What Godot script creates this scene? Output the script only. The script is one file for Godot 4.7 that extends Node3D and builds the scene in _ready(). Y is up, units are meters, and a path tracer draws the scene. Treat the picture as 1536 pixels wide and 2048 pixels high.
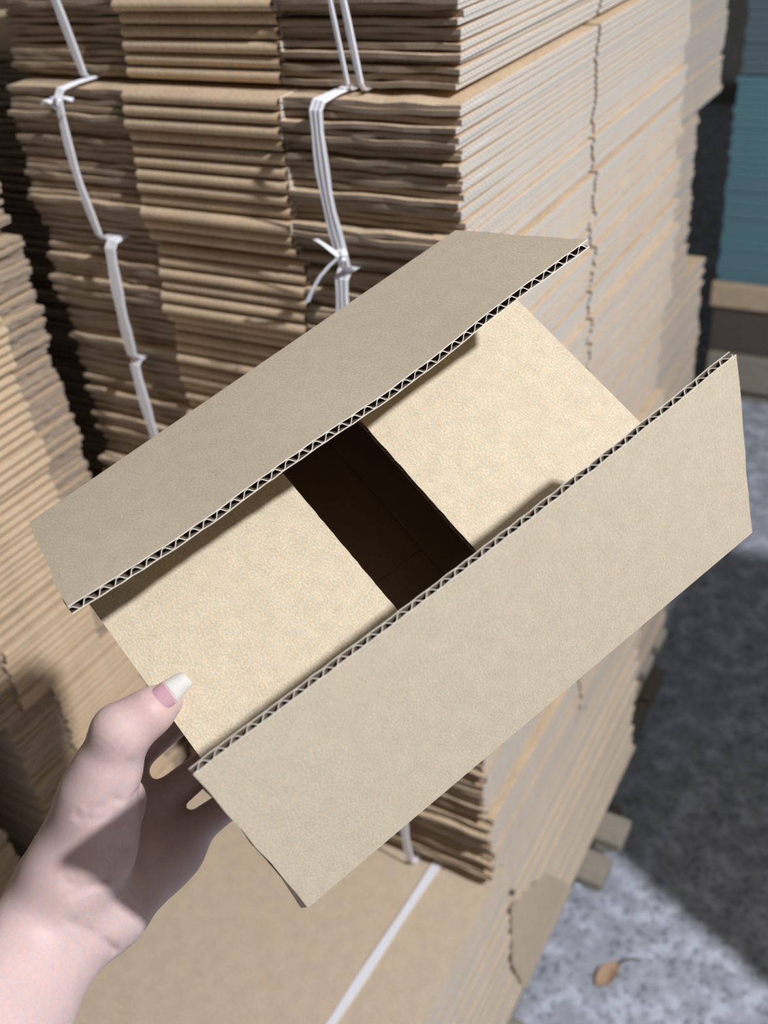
extends Node3D

var rng := RandomNumberGenerator.new()
var noise := FastNoiseLite.new()
var used := {}
var mats := {}
var edge_mat: Material = null
var face_mat: Material = null

# ---------------------------------------------------------------- naming
func numbered(called: String) -> String:
	if not used.has(called):
		used[called] = 0
		return called
	used[called] += 1
	return "%s_%03d" % [called, used[called]]

func tag(o: Node, label: String, category: String, group := "") -> void:
	o.set_meta("label", label)
	o.set_meta("category", category)
	if group != "":
		o.set_meta("group", group)

func base(called: String, at := Vector3.ZERO, turn := 0.0) -> Node3D:
	var o := Node3D.new()
	o.name = numbered(called)
	add_child(o)
	o.position = at
	o.rotation.y = turn
	return o

func part(called: String, mesh: Mesh, parent: Node, at := Vector3.ZERO) -> MeshInstance3D:
	var o := MeshInstance3D.new()
	o.name = called
	o.mesh = mesh
	parent.add_child(o, true)
	o.position = at
	return o

func struct(called: String, mesh: Mesh, at := Vector3.ZERO) -> MeshInstance3D:
	var o := part(called, mesh, self, at)
	o.set_meta("kind", "structure")
	return o

# ---------------------------------------------------------------- mesh helpers
func begin() -> SurfaceTool:
	var st := SurfaceTool.new()
	st.begin(Mesh.PRIMITIVE_TRIANGLES)
	st.set_smooth_group(-1)
	return st

# a quad given counter-clockwise as seen from outside
func quad(st: SurfaceTool, a: Vector3, b: Vector3, c: Vector3, d: Vector3, ua := Vector2.ZERO, ub := Vector2(1, 0), uc := Vector2(1, 1), ud := Vector2(0, 1)) -> void:
	st.set_uv(ua); st.add_vertex(a)
	st.set_uv(uc); st.add_vertex(c)
	st.set_uv(ub); st.add_vertex(b)
	st.set_uv(ua); st.add_vertex(a)
	st.set_uv(ud); st.add_vertex(d)
	st.set_uv(uc); st.add_vertex(c)

func tri(st: SurfaceTool, a: Vector3, b: Vector3, c: Vector3) -> void:
	st.set_uv(Vector2.ZERO); st.add_vertex(a)
	st.set_uv(Vector2(1, 1)); st.add_vertex(c)
	st.set_uv(Vector2(1, 0)); st.add_vertex(b)

func finish(pairs: Array) -> ArrayMesh:
	var m := ArrayMesh.new()
	for p in pairs:
		var st: SurfaceTool = p[0]
		st.generate_normals()
		st.commit(m)
		m.surface_set_material(m.get_surface_count() - 1, p[1])
	return m

# a box with chamfered edges
func add_box(st: SurfaceTool, lo: Vector3, hi: Vector3, ch := 0.0) -> void:
	var c := (lo + hi) * 0.5
	var h := (hi - lo) * 0.5
	var e := minf(ch, minf(h.x, minf(h.y, h.z)) * 0.9)
	var f := func(sx: float, sy: float, sz: float, k: int) -> Vector3:
		var v := Vector3(h.x - e, h.y - e, h.z - e)
		v[k] += e
		return c + Vector3(sx * v.x, sy * v.y, sz * v.z)
	for s in [-1.0, 1.0]:
		for k in 3:
			var q := []
			for t in [[-1, -1], [1, -1], [1, 1], [-1, 1]]:
				var sg := [0.0, 0.0, 0.0]
				sg[k] = s
				sg[(k + 1) % 3] = t[0]
				sg[(k + 2) % 3] = t[1]
				q.append(f.call(sg[0], sg[1], sg[2], k))
			if s > 0:
				quad(st, q[0], q[1], q[2], q[3])
			else:
				quad(st, q[3], q[2], q[1], q[0])
	if e <= 0.0:
		return
	for k in 3:
		var k1 := (k + 1) % 3
		var k2 := (k + 2) % 3
		for s1 in [-1.0, 1.0]:
			for s2 in [-1.0, 1.0]:
				var sg := [0.0, 0.0, 0.0]
				sg[k1] = s1; sg[k2] = s2
				sg[k] = -1.0
				var a0: Vector3 = f.call(sg[0], sg[1], sg[2], k1)
				var b0: Vector3 = f.call(sg[0], sg[1], sg[2], k2)
				sg[k] = 1.0
				var a1: Vector3 = f.call(sg[0], sg[1], sg[2], k1)
				var b1: Vector3 = f.call(sg[0], sg[1], sg[2], k2)
				if s1 * s2 > 0:
					quad(st, a0, b0, b1, a1)
				else:
					quad(st, b0, a0, a1, b1)
	for sx in [-1.0, 1.0]:
		for sy in [-1.0, 1.0]:
			for sz in [-1.0, 1.0]:
				var a: Vector3 = f.call(sx, sy, sz, 0)
				var b: Vector3 = f.call(sx, sy, sz, 1)
				var d: Vector3 = f.call(sx, sy, sz, 2)
				if sx * sy * sz > 0:
					tri(st, a, b, d)
				else:
					tri(st, a, d, b)

func add_tube(st: SurfaceTool, pts: Array, r0: float, r1: float, sides := 8) -> void:
	var rings := []
	for i in pts.size():
		var p: Vector3 = pts[i]
		var t: Vector3 = (pts[mini(i + 1, pts.size() - 1)] - pts[maxi(i - 1, 0)]).normalized()
		var ax := t.cross(Vector3(0.13, 0.97, 0.2)).normalized()
		var ay := ax.cross(t)
		var r := lerpf(r0, r1, float(i) / (pts.size() - 1))
		var ring := []
		for k in sides:
			var a := TAU * k / sides
			ring.append(p + (ax * cos(a) + ay * sin(a)) * r)
		rings.append(ring)
	for i in pts.size() - 1:
		for k in sides:
			var n := (k + 1) % sides
			quad(st, rings[i][k], rings[i + 1][k], rings[i + 1][n], rings[i][n])
	for k in range(1, sides - 1):
		tri(st, rings[0][0], rings[0][k], rings[0][k + 1])
		var e: Array = rings[-1]
		tri(st, e[0], e[k + 1], e[k])

# a ribbon of ridged plastic tape along a path; side = direction across its width
func add_ribbon(st: SurfaceTool, pts: Array, side: Vector3, w: float, th := 0.0012) -> void:
	var prof := [Vector2(-0.5, 0.0), Vector2(-0.42, 0.9), Vector2(-0.2, 0.45), Vector2(-0.05, 1.0), Vector2(0.12, 0.5), Vector2(0.3, 1.0), Vector2(0.5, 0.0)]
	var rings := []
	for i in pts.size():
		var p: Vector3 = pts[i]
		var t: Vector3 = (pts[mini(i + 1, pts.size() - 1)] - pts[maxi(i - 1, 0)]).normalized()
		var sd := (side - t * side.dot(t)).normalized()
		var nn := sd.cross(t)
		var ring := []
		var ww := w * (1.0 + 0.12 * sin(i * 1.7))
		for q in prof:
			ring.append(p + sd * q.x * ww + nn * q.y * th)
		rings.append(ring)
	var m := prof.size()
	for i in pts.size() - 1:
		for k in m:
			var n := (k + 1) % m
			quad(st, rings[i][k], rings[i + 1][k], rings[i + 1][n], rings[i][n])

# ---------------------------------------------------------------- materials
func mat(key: String, c: Color, rough := 0.85) -> StandardMaterial3D:
	var m := StandardMaterial3D.new()
	m.resource_name = key
	m.albedo_color = c
	m.roughness = rough
	m.metallic_specular = 0.35
	m.cull_mode = BaseMaterial3D.CULL_DISABLED
	mats[key] = m
	return m

# fibrous paper: fine specks and short fibres, drawn round a mean of one
func paper_texture(seed_: int, size: int, amount: float, blotch: float) -> ImageTexture:
	var n := FastNoiseLite.new()
	n.seed = seed_
	n.noise_type = FastNoiseLite.TYPE_SIMPLEX
	n.fractal_type = FastNoiseLite.FRACTAL_FBM
	n.fractal_octaves = 3
	n.frequency = 0.11
	var fine := n.get_seamless_image(size, size)
	n.seed = seed_ + 7
	n.frequency = 0.012
	var wide := n.get_seamless_image(size, size)
	n.seed = seed_ + 11
	n.frequency = 0.05
	var tint := n.get_seamless_image(size, size)
	fine.convert(Image.FORMAT_L8); wide.convert(Image.FORMAT_L8); tint.convert(Image.FORMAT_L8)
	var fd := fine.get_data()
	var wd := wide.get_data()
	var td := tint.get_data()
	var out := PackedByteArray()
	out.resize(size * size * 3)
	for i in size * size:
		@warning_ignore("integer_division")
		var y := i / size
		var up := ((y + 3) % size) * size + (i % size)
		var f := (fd[i] + fd[up]) / 255.0 - 1.0
		var v := 0.93 + f * amount + (wd[i] / 255.0 - 0.5) * blotch
		if fd[i] > 222:
			v += 0.05
		var h := (td[i] / 255.0 - 0.5) * 0.06
		out[i * 3] = clampi(int((v + h) * 255.0), 0, 255)
		out[i * 3 + 1] = clampi(int(v * 255.0), 0, 255)
		out[i * 3 + 2] = clampi(int((v - h) * 255.0), 0, 255)
	var im := Image.create_from_data(size, size, false, Image.FORMAT_RGB8, out)
	im.generate_mipmaps()
	return ImageTexture.create_from_image(im)

# the cut edge of corrugated board: two liners with a wave of paper between them, the shade of the pockets painted in
func flute_texture() -> ImageTexture:
	var w := 256
	var h := 32
	var im := Image.create(w, h, false, Image.FORMAT_RGB8)
	for x in w:
		var wave := 0.5 + 0.32 * sin(TAU * x / 32.0)
		for y in h:
			var v := (y + 0.5) / h
			var c := 0.78
			if v < 0.16 or v > 0.84:
				c = 1.0
			elif absf(v - wave) < 0.11:
				c = 1.0
			im.set_pixel(x, y, Color(c, c, c))
	im.generate_mipmaps()
	return ImageTexture.create_from_image(im)

func make_materials() -> void:
	var paper := paper_texture(3, 1024, 0.09, 0.05)
	var coarse := paper_texture(21, 512, 0.10, 0.07)
	var k := mat("kraft_paper", Color(0.875, 0.82, 0.72))
	k.albedo_texture = paper
	k.uv1_triplanar = true
	k.uv1_scale = Vector3.ONE * 6.5
	var s := mat("stacked_kraft", Color(0.87, 0.775, 0.655))
	s.albedo_texture = coarse
	s.uv1_triplanar = true
	s.uv1_scale = Vector3.ONE * 4.0
	s.metallic_specular = 0.3
	var wk := mat("smooth_kraft_sheet", Color(0.875, 0.80, 0.70))
	wk.albedo_texture = paper
	wk.uv1_triplanar = true
	wk.uv1_scale = Vector3.ONE * 3.0
	var ed := mat("cut_board_edge", Color(0.90, 0.875, 0.835), 0.9)
	ed.albedo_texture = flute_texture()
	var torn := mat("torn_board_edge", Color(0.69, 0.625, 0.56), 0.95)
	torn.albedo_texture = coarse
	torn.uv1_triplanar = true
	torn.uv1_scale = Vector3(7, 14, 7)
	mat("white_cut_paper", Color(0.90, 0.875, 0.82), 0.9)
	var fp := mat("shade_dark_fluting", Color(0.42, 0.36, 0.31), 0.95)  # darkened so the voids between the flutes look shaded
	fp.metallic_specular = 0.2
	var il := mat("shade_dark_liner", Color(0.56, 0.47, 0.39), 0.95)  # interior shade put into the colour of the inside faces
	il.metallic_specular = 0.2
	var ge := mat("grey_cut_edge", Color(0.79, 0.775, 0.755), 0.9)
	ge.albedo_texture = ed.albedo_texture
	var st := mat("white_strap_plastic", Color(0.95, 0.955, 0.98), 0.3)
	st.backlight_enabled = true
	st.backlight = Color(0.18, 0.18, 0.2)
	mat("teal_board", Color(0.41, 0.56, 0.60), 0.6)
	mat("grey_teal_board", Color(0.40, 0.475, 0.51), 0.6)
	var wood := mat("grey_pallet_wood", Color(0.66, 0.63, 0.58), 0.9)
	wood.albedo_texture = coarse
	wood.uv1_triplanar = true
	wood.uv1_scale = Vector3(1.5, 12, 12)
	var dw := mat("dark_pallet_wood", Color(0.42, 0.38, 0.35), 0.9)
	dw.albedo_texture = coarse
	dw.uv1_triplanar = true
	dw.uv1_scale = Vector3(1.5, 12, 12)
	var fl := mat("concrete_floor", Color(0.80, 0.83, 0.885), 0.9)
	fl.albedo_texture = concrete_texture(true)
	fl.uv1_triplanar = true
	fl.uv1_scale = Vector3.ONE * 1.6
	fl.heightmap_enabled = true
	fl.heightmap_texture = concrete_texture(false)
	fl.heightmap_scale = 0.25
	var wl := mat("grey_plaster", Color(0.50, 0.49, 0.47), 0.9)
	wl.albedo_texture = coarse
	wl.uv1_triplanar = true
	wl.uv1_scale = Vector3.ONE * 0.5
	mat("dry_leaf", Color(0.74, 0.62, 0.52), 0.8)
	mat("scrap_paper", Color(0.80, 0.79, 0.74), 0.9)
	var sk := mat("skin", Color(1, 1, 1), 0.5)
	sk.vertex_color_use_as_albedo = true
	sk.subsurf_scatter_enabled = true
	sk.subsurf_scatter_strength = 0.12
	sk.albedo_texture = paper_texture(55, 512, 0.03, 0.05)
	sk.uv1_triplanar = true
	sk.uv1_scale = Vector3.ONE * 9.0
	var nl := mat("polished_nail", Color(1, 1, 1), 0.18)
	nl.vertex_color_use_as_albedo = true
	nl.metallic_specular = 0.5

func concrete_texture(color: bool) -> ImageTexture:
	var n := FastNoiseLite.new()
	n.seed = 91
	n.noise_type = FastNoiseLite.TYPE_SIMPLEX
	n.fractal_type = FastNoiseLite.FRACTAL_FBM
	n.fractal_octaves = 5
	n.frequency = 0.018
	var size := 512
	var a := n.get_seamless_image(size, size)
	n.seed = 92
	n.frequency = 0.05
	n.fractal_octaves = 3
	var b := n.get_seamless_image(size, size)
	a.convert(Image.FORMAT_L8); b.convert(Image.FORMAT_L8)
	var ad := a.get_data()
	var bd := b.get_data()
	var out := PackedByteArray()
	out.resize(size * size * 3)
	for i in size * size:
		var v := 0.86 + (ad[i] / 255.0 - 0.5) * 0.22 + (bd[i] / 255.0 - 0.5) * 0.14
		if bd[i] < 62:
			v -= 0.13
		if ad[i] > 170:
			v += 0.06
		if not color:
			v = 0.5 + (bd[i] / 255.0 - 0.5)
		var c := clampi(int(v * 255.0), 0, 255)
		out[i * 3] = c; out[i * 3 + 1] = c; out[i * 3 + 2] = c
	var im := Image.create_from_data(size, size, false, Image.FORMAT_RGB8, out)
	im.generate_mipmaps()
	return ImageTexture.create_from_image(im)

# ---------------------------------------------------------------- flattened boxes
# one slab of board, its top and bottom in sf, its cut sides in se (x sides show flutes) and sz (z sides, torn)
func slab(sf: SurfaceTool, se: SurfaceTool, sz: SurfaceTool, x0: float, x1: float, y0: float, y1: float, z0: float, z1: float, nx: int, nz: int, warp: Callable, ragged := 0.0) -> void:
	var top := []
	var bot := []
	for i in nx + 1:
		var ct := []
		var cb := []
		for j in nz + 1:
			var x := lerpf(x0, x1, float(i) / nx)
			var z := lerpf(z0, z1, float(j) / nz)
			if j == nz:
				z += rng.randf_range(-ragged, ragged)
			var w: float = warp.call(x, z)
			ct.append(Vector3(x, y1 + w, z))
			cb.append(Vector3(x, y0 + w, z))
		top.append(ct); bot.append(cb)
	for i in nx:
		for j in nz:
			quad(sf, top[i][j], top[i][j + 1], top[i + 1][j + 1], top[i + 1][j])
			quad(sf, bot[i][j], bot[i + 1][j], bot[i + 1][j + 1], bot[i][j + 1])
		quad(sz, bot[i][nz], bot[i + 1][nz], top[i + 1][nz], top[i][nz])
		quad(sz, bot[i + 1][0], bot[i][0], top[i][0], top[i + 1][0])
	for j in nz:
		for e in [[0, 1.0], [nx, -1.0]]:
			var i: int = e[0]
			var a: Vector3 = bot[i][j]
			var b: Vector3 = bot[i][j + 1]
			var c: Vector3 = top[i][j + 1]
			var d: Vector3 = top[i][j]
			var u0 := a.z / 0.0496
			var u1 := b.z / 0.0496
			if i == 0:
				quad(se, a, b, c, d, Vector2(u0, 1), Vector2(u1, 1), Vector2(u1, 0), Vector2(u0, 0))
			else:
				quad(se, b, a, d, c, Vector2(u1, 1), Vector2(u0, 1), Vector2(u0, 0), Vector2(u1, 0))

# a box folded flat: two layers of board joined by a rounded fold along the front (z = 0) between its flaps.
# x from -w/2 to w/2, z from 0 back to -d, y from 0 to t. A slot runs across both flaps at z = -slot.
func flat_box_mesh(w: float, d: float, flap_a: float, flap_b: float, slot: float, t: float, seed_: int, rough: float, g := 0.003) -> ArrayMesh:
	rng.seed = seed_
	var sf := begin()
	var se := begin()
	var sz := begin()
	var ph := rng.randf() * 100.0
	var lt := t * 0.42
	var xa := -w * 0.5
	var xb := w * 0.5
	for layer in 2:
		var y0 := 0.0 if layer == 0 else t - lt
		var lift := rng.randf_range(-0.4, 0.4)
		var warp := func(x: float, z: float) -> float:
			var edge := clampf(1.0 + z / 0.12, 0.0, 1.0)
			return (noise.get_noise_3d(x * 900.0 + ph, z * 260.0, layer * 50.0 + ph) * 0.0026 + lift * 0.0016) * edge * rough
		var calm := func(_x: float, _z: float) -> float: return 0.0
		slab(sf, se, sz, xa + flap_a, xb - flap_b, y0, y0 + lt, -d + t * 0.5, -t * 0.5, 2, 1, calm)
		for side in 2:
			var fx0 := xa if side == 0 else xb - flap_b
			var fx1 := xa + flap_a if side == 0 else xb
			var jit := rng.randf_range(-0.0012, 0.0012)
			if side == 0:
				fx0 += jit
			else:
				fx1 += jit
			var r := rng.randf_range(0.0025, 0.0095) * rough
			slab(sf, se, sz, fx0, fx1, y0, y0 + lt, -slot + g, -r, 7, 3, warp, 0.0012 * rough)
			slab(sf, se, sz, fx0, fx1, y0, y0 + lt, -d + 0.004, -slot - g, 1, 1, calm)
	# the folds
	var r2 := t * 0.5
	for e in [[-r2, 1.0], [-d + r2, -1.0]]:
		var prev := []
		for k in 9:
			var a := -PI / 2 + PI * k / 8.0
			var bulge := 0.0008 * cos(a) * cos(a)
			var y := r2 + r2 * sin(a)
			var z: float = e[0] + e[1] * (r2 * cos(a) + bulge)
			var cur := [Vector3(xa + flap_a, y, z), Vector3(xb - flap_b, y, z)]
			if k > 0:
				if e[1] > 0:
					quad(sf, prev[0], prev[1], cur[1], cur[0])
				else:
					quad(sf, prev[1], prev[0], cur[0], cur[1])
			prev = cur
	return finish([[sf, face_mat if face_mat else mats.stacked_kraft], [se, edge_mat if edge_mat else mats.cut_board_edge], [sz, mats.torn_board_edge]])

func flat_boxes(w: float, d: float, fa: float, fb: float, slot: float, t: float, seed_: int, count: int, rough := 1.0, gap := 0.003) -> Array:
	var out := []
	for i in count:
		out.append(flat_box_mesh(w, d, fa, fb, slot, t, seed_ + i, rough, gap))
	return out

# a tied bundle standing at "at" (the middle of its front edge at its base), its folds facing local +z
func bundle(called: String, label: String, group: String, meshes: Array, at: Vector3, turn: float, height: float, pitch: float, seed_: int, jz := 0.004, jx := 0.0015, tilt := 0.0) -> Node3D:
	var o := base(called, at, turn)
	tag(o, label, "cardboard", group)
	o.rotation.x = tilt
	var r := RandomNumberGenerator.new()
	r.seed = seed_
	var n := int(floor(height / pitch))
	var drift := 0.0
	for i in n:
		drift = drift * 0.6 + r.randf_range(-jz, jz) * 0.7
		var b := part("flat_box", meshes[r.randi() % meshes.size()], o, Vector3(r.randf_range(-jx, jx), i * height / n, drift + (r.randf_range(0.0, jz * 1.3) if r.randf() < 0.3 else 0.0)))
		b.rotation.y = r.randf_range(-0.006, 0.006)
	return o

# a plastic strap round a bundle, in the bundle's own axes: up the front from (x0, 0) to (x1, h)
func strap(o: Node3D, x0: float, x1: float, h: float, d: float, w: float, out := 0.007, bow := 0.0) -> MeshInstance3D:
	var st := begin()
	var pts := []
	pts.append(Vector3(x0, -0.0012, -0.05))
	pts.append(Vector3(x0, -0.0012, -0.012))
	pts.append(Vector3(x0, -0.0005, out * 0.5))
	for k in 9:
		var f := k / 8.0
		pts.append(Vector3(lerpf(x0, x1, f) + bow * sin(PI * f), lerpf(0.004, h - 0.005, f), out + 0.002 * sin(PI * f)))
	pts.append(Vector3(x1 + 0.001, h + 0.0002, out * 0.55))
	pts.append(Vector3(x1 + 0.004, h + 0.0018, -0.010))
	pts.append(Vector3(x1 + 0.006, h + 0.0016, -0.05))
	pts.append(Vector3(x1 + 0.006, h + 0.0016, -d * 0.5))
	add_ribbon(st, pts, Vector3.RIGHT, w)
	return part("strap", finish([[st, mats.white_strap_plastic]]), o)

func knot(o: Node3D, at: Vector3, tails: Array, size := 0.006) -> void:
	var st := begin()
	var pts := []
	for k in 7:
		var a := k / 6.0 * TAU * 1.1
		pts.append(at + Vector3(cos(a) * size * 0.8, sin(a) * size * 0.7, 0.003 + k * 0.0006))
	add_tube(st, pts, size * 0.45, size * 0.4, 7)
	part("knot", finish([[st, mats.white_strap_plastic]]), o)
	for t in tails:
		var s2 := begin()
		var q := []
		for k in 5:
			var f := k / 4.0
			q.append(at + Vector3(t.x, t.y, t.z) * f + Vector3(0, 0.004 * sin(PI * f), 0.006 + 0.004 * sin(PI * f)))
		add_ribbon(s2, q, Vector3(t.y, -t.x, 0.3).normalized(), 0.0045, 0.001)
		part("strap_tail", finish([[s2, mats.white_strap_plastic]]), o)

# ---------------------------------------------------------------- the held box
const BL := 0.2389
const BW := 0.20
const BH := 0.060
const BT := 0.0034

# one corrugated board in local axes: x along its edge, y from the fold to its free edge, z = 0 the outer face and -t the inner.
# warp(x, y) bends it. Flutes run along y, so the free edge shows the wave.
func board(parent: Node3D, called: String, length: float, height: float, xf: Transform3D, warp: Callable, seed_: int, ragged := 0.0006, flare := 0.0) -> MeshInstance3D:
	rng.seed = seed_
	var face := begin()
	var cut := begin()
	var inside := begin()
	var liner := 0.00042
	var nx := 60
	var ny := 8
	var endj := [[], []]
	for s in 2:
		for j in ny * 3 + 1:
			endj[s].append(rng.randf_range(-ragged, ragged) if j > 0 else 0.0)
	var edgej := []
	for i in nx + 1:
		edgej.append(rng.randf_range(-0.4, 0.4) * ragged)
	for ly in [[0.0, -liner], [-BT + liner, -BT]]:
		var top := []
		var bot := []
		var off := rng.randf_range(-0.0003, 0.0003)
		for i in nx + 1:
			var ct := []
			var cb := []
			for j in ny + 1:
				var f := float(i) / nx
				var x := -length * 0.5 + length * f
				if i == 0:
					x += endj[0][j * 3 if ly[0] == 0.0 else (j * 3 + 1) % (ny * 3)]
				if i == nx:
					x += endj[1][j * 3 if ly[0] == 0.0 else (j * 3 + 1) % (ny * 3)]
				var y := height * j / ny
				x *= 1.0 + flare * j / ny
				if j == ny:
					y += edgej[i] + off
				var w: float = warp.call(x, y)
				ct.append(xf * Vector3(x, y, ly[0] + w))
				cb.append(xf * Vector3(x, y, ly[1] + w))
			top.append(ct); bot.append(cb)
		for i in nx:
			for j in ny:
				quad(face if ly[0] == 0.0 else inside, top[i][j], top[i + 1][j], top[i + 1][j + 1], top[i][j + 1])
				quad(inside if ly[0] == 0.0 else face, bot[i][j], bot[i][j + 1], bot[i + 1][j + 1], bot[i + 1][j])
			quad(cut, top[i][ny], top[i + 1][ny], bot[i + 1][ny], bot[i][ny])
			quad(cut, top[i + 1][0], top[i][0], bot[i][0], bot[i + 1][0])
		for j in ny:
			quad(cut, top[0][j + 1], bot[0][j + 1], bot[0][j], top[0][j])
			quad(cut, top[nx][j], bot[nx][j], bot[nx][j + 1], top[nx][j + 1])
	var o := part(called, finish([[face, mats.kraft_paper], [cut, mats.white_cut_paper], [inside, mats.shade_dark_fluting]]), parent)
	# the fluted medium between the liners
	var med := begin()
	var tip := begin()
	var lam := 0.00605
	var steps := int(length / lam * 12.0)
	var amp := (BT - 2.0 * liner) * 0.5 - 0.00012
	var th := 0.00016
	var ph := rng.randf() * TAU
	var prev := []
	for i in steps + 1:
		var x := -length * 0.5 + 0.0006 + (length - 0.0012) * i / steps
		var a := TAU * x / lam + ph + 0.35 * sin(x * 90.0)
		var z := -BT * 0.5 + amp * clampf(1.18 * sin(a), -1.0, 1.0)
		var slope := TAU / lam * amp * 1.18 * cos(a)
		var nrm := Vector2(-slope, 1.0).normalized() * th
		var cur := []
		for y in [0.0005, height * 0.5, height - 0.0001]:
			var w: float = warp.call(x, y)
			var fx: float = x * (1.0 + flare * y / height)
			cur.append(xf * Vector3(fx + nrm.x, y, z + nrm.y + w))
			cur.append(xf * Vector3(fx - nrm.x, y, z - nrm.y + w))
		if i > 0:
			for k in 2:
				quad(med, prev[k * 2], cur[k * 2], cur[k * 2 + 2], prev[k * 2 + 2])
				quad(med, prev[k * 2 + 3], cur[k * 2 + 3], cur[k * 2 + 1], prev[k * 2 + 1])
			quad(tip, prev[4], cur[4], cur[5], prev[5])
		prev = cur
	part("fluting", finish([[med, mats.shade_dark_fluting], [tip, mats.white_cut_paper]]), o)
	return o

func make_box() -> void:
	var o := base("shipping_box")
	tag(o, "open kraft corrugated box held up in a hand, two flaps folded in and two raised", "box")
	# box axes: x along the long rim, z along the short rim towards the camera, y out of the opening
	var bx := Vector3(0.449296, 0.286107, -0.846331)
	var bz := Vector3(0.830995, -0.481642, 0.278332)
	var by := Vector3(0.327995, 0.828350, 0.454153)
	o.transform = Transform3D(Basis(bx, by, bz), Vector3(-0.193672, 1.244370, -0.304579))
	var hl := BL * 0.5
	var hw := BW * 0.5
	# side panels: solid double walls, inner and outer faces, leaning very slightly in
	var sides := [
		["long", Vector3(-hl, 0, -hw), Vector3(hl, 0, -hw), Vector3(-hl, -BH, -hw + 0.002), Vector3(hl, -BH, -hw + 0.002), Vector3(0, 0, 1)],
		["long", Vector3(hl, 0, hw), Vector3(-hl, 0, hw), Vector3(hl, -BH, hw - 0.005), Vector3(-hl - 0.006, -BH, hw - 0.005), Vector3(0, 0, -1)],
		["short", Vector3(-hl, 0, hw), Vector3(-hl, 0, -hw), Vector3(-hl - 0.006, -BH, hw - 0.005), Vector3(-hl + 0.001, -BH, -hw + 0.002), Vector3(1, 0, 0)],
		["short", Vector3(hl, 0, -hw), Vector3(hl, 0, hw), Vector3(hl, -BH, -hw + 0.002), Vector3(hl, -BH, hw - 0.005), Vector3(-1, 0, 0)],
	]
	for s in sides:
		var st := begin()
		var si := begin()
		var n := 12
		var inn: Vector3 = s[5] * BT
		for i in n:
			var f0 := float(i) / n
			var f1 := float(i + 1) / n
			var a: Vector3 = s[1].lerp(s[2], f0)
			var b: Vector3 = s[1].lerp(s[2], f1)
			var c: Vector3 = s[3].lerp(s[4], f0)
			var d: Vector3 = s[3].lerp(s[4], f1)
			quad(st, a, b, d, c)
			var dn := Vector3(0, -0.0012, 0)
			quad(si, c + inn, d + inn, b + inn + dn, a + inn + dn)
			quad(st, a + inn + dn, b + inn + dn, b, a)
			quad(st, c, d, d + inn, c + inn)
		part("side_panel", finish([[st, mats.kraft_paper], [si, mats.shade_dark_liner]]), o)
	# bottom: outer flaps that meet in the middle, inner ones that leave a gap
	for s in [-1.0, 1.0]:
		var b1 := begin()
		add_box(b1, Vector3(-hl + BT, -BH - 0.0066, -hw + 0.004 if s < 0 else 0.0), Vector3(hl - BT, -BH - 0.0034, 0.0 if s < 0 else hw - 0.007), 0.0004)
		part("bottom_flap", finish([[b1, mats.shade_dark_liner]]), o)
		var b2 := begin()
		add_box(b2, Vector3(-hl + BT if s < 0 else 0.020, -BH - 0.0032, -hw + 0.007), Vector3(-0.020 if s < 0 else hl - BT, -BH, hw - 0.007), 0.0006)
		part("bottom_flap", finish([[b2, mats.shade_dark_liner]]), o)
	var tp := begin()  # unseen strip added below to stop light leaking through the bottom seam
	add_box(tp, Vector3(-hl + 0.004, -BH - 0.0069, -0.025), Vector3(hl - 0.004, -BH - 0.00665, 0.025))
	part("added_seal_tape", finish([[tp, mats.kraft_paper]]), o)
	# top flaps. Board axes: x along the edge, y fold to free edge, z the outer face
	var flat := func(_x: float, _y: float) -> float: return 0.0
	# inner flaps, folded in and lying level with the rim
	var li := func(x: float, y: float) -> float: return -0.0012 * (y / 0.1) * cos(x * 14.0)
	var ri := func(_x: float, y: float) -> float: return 0.0006 * (y / 0.1)
	board(o, "flap", BW - 0.0025, 0.0995, Transform3D(frame(Vector3(0, 0, 1), Vector3(1, 0, 0)), Vector3(-hl, 0.0, 0)), li, 31, 0.0004)
	board(o, "flap", BW - 0.0025, 0.0975, Transform3D(frame(Vector3(0, 0, -1), Vector3(-1, 0, 0)), Vector3(hl, 0.0, 0)), ri, 32, 0.0004)
	# outer flaps, raised and leaning in over the opening
	var a1 := deg_to_rad(137.5)
	var a2 := deg_to_rad(118.8)
	var far_w := func(x: float, y: float) -> float: return -0.0030 * (y / 0.1) * cos(PI * x / BL) + 0.0006 * sin(x * 60.0) * (y / 0.1)
	var near_w := func(x: float, y: float) -> float: return 0.0022 * (y / 0.1) * cos(PI * (x - 0.03) / BL)
	var fy := Vector3(0, sin(a1), -cos(a1))
	board(o, "flap", BL + 0.003, 0.0985, Transform3D(frame(Vector3(-1, 0, 0), fy), Vector3(0.0015, 0, -hw)), far_w, 33, 0.0008, 0.030)
	var ny := Vector3(0, sin(a2), cos(a2))
	board(o, "flap", BL + 0.001, 0.0990, Transform3D(frame(Vector3(1, 0, 0), ny), Vector3(0, 0, hw)), near_w, 34, 0.0007)

func frame(x: Vector3, y: Vector3) -> Basis:
	return Basis(x, y, x.cross(y))

# ---------------------------------------------------------------- the hand
func smin(a: float, b: float, k: float) -> float:
	var h := maxf(k - absf(a - b), 0.0) / k
	return minf(a, b) - h * h * k * 0.25

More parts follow.
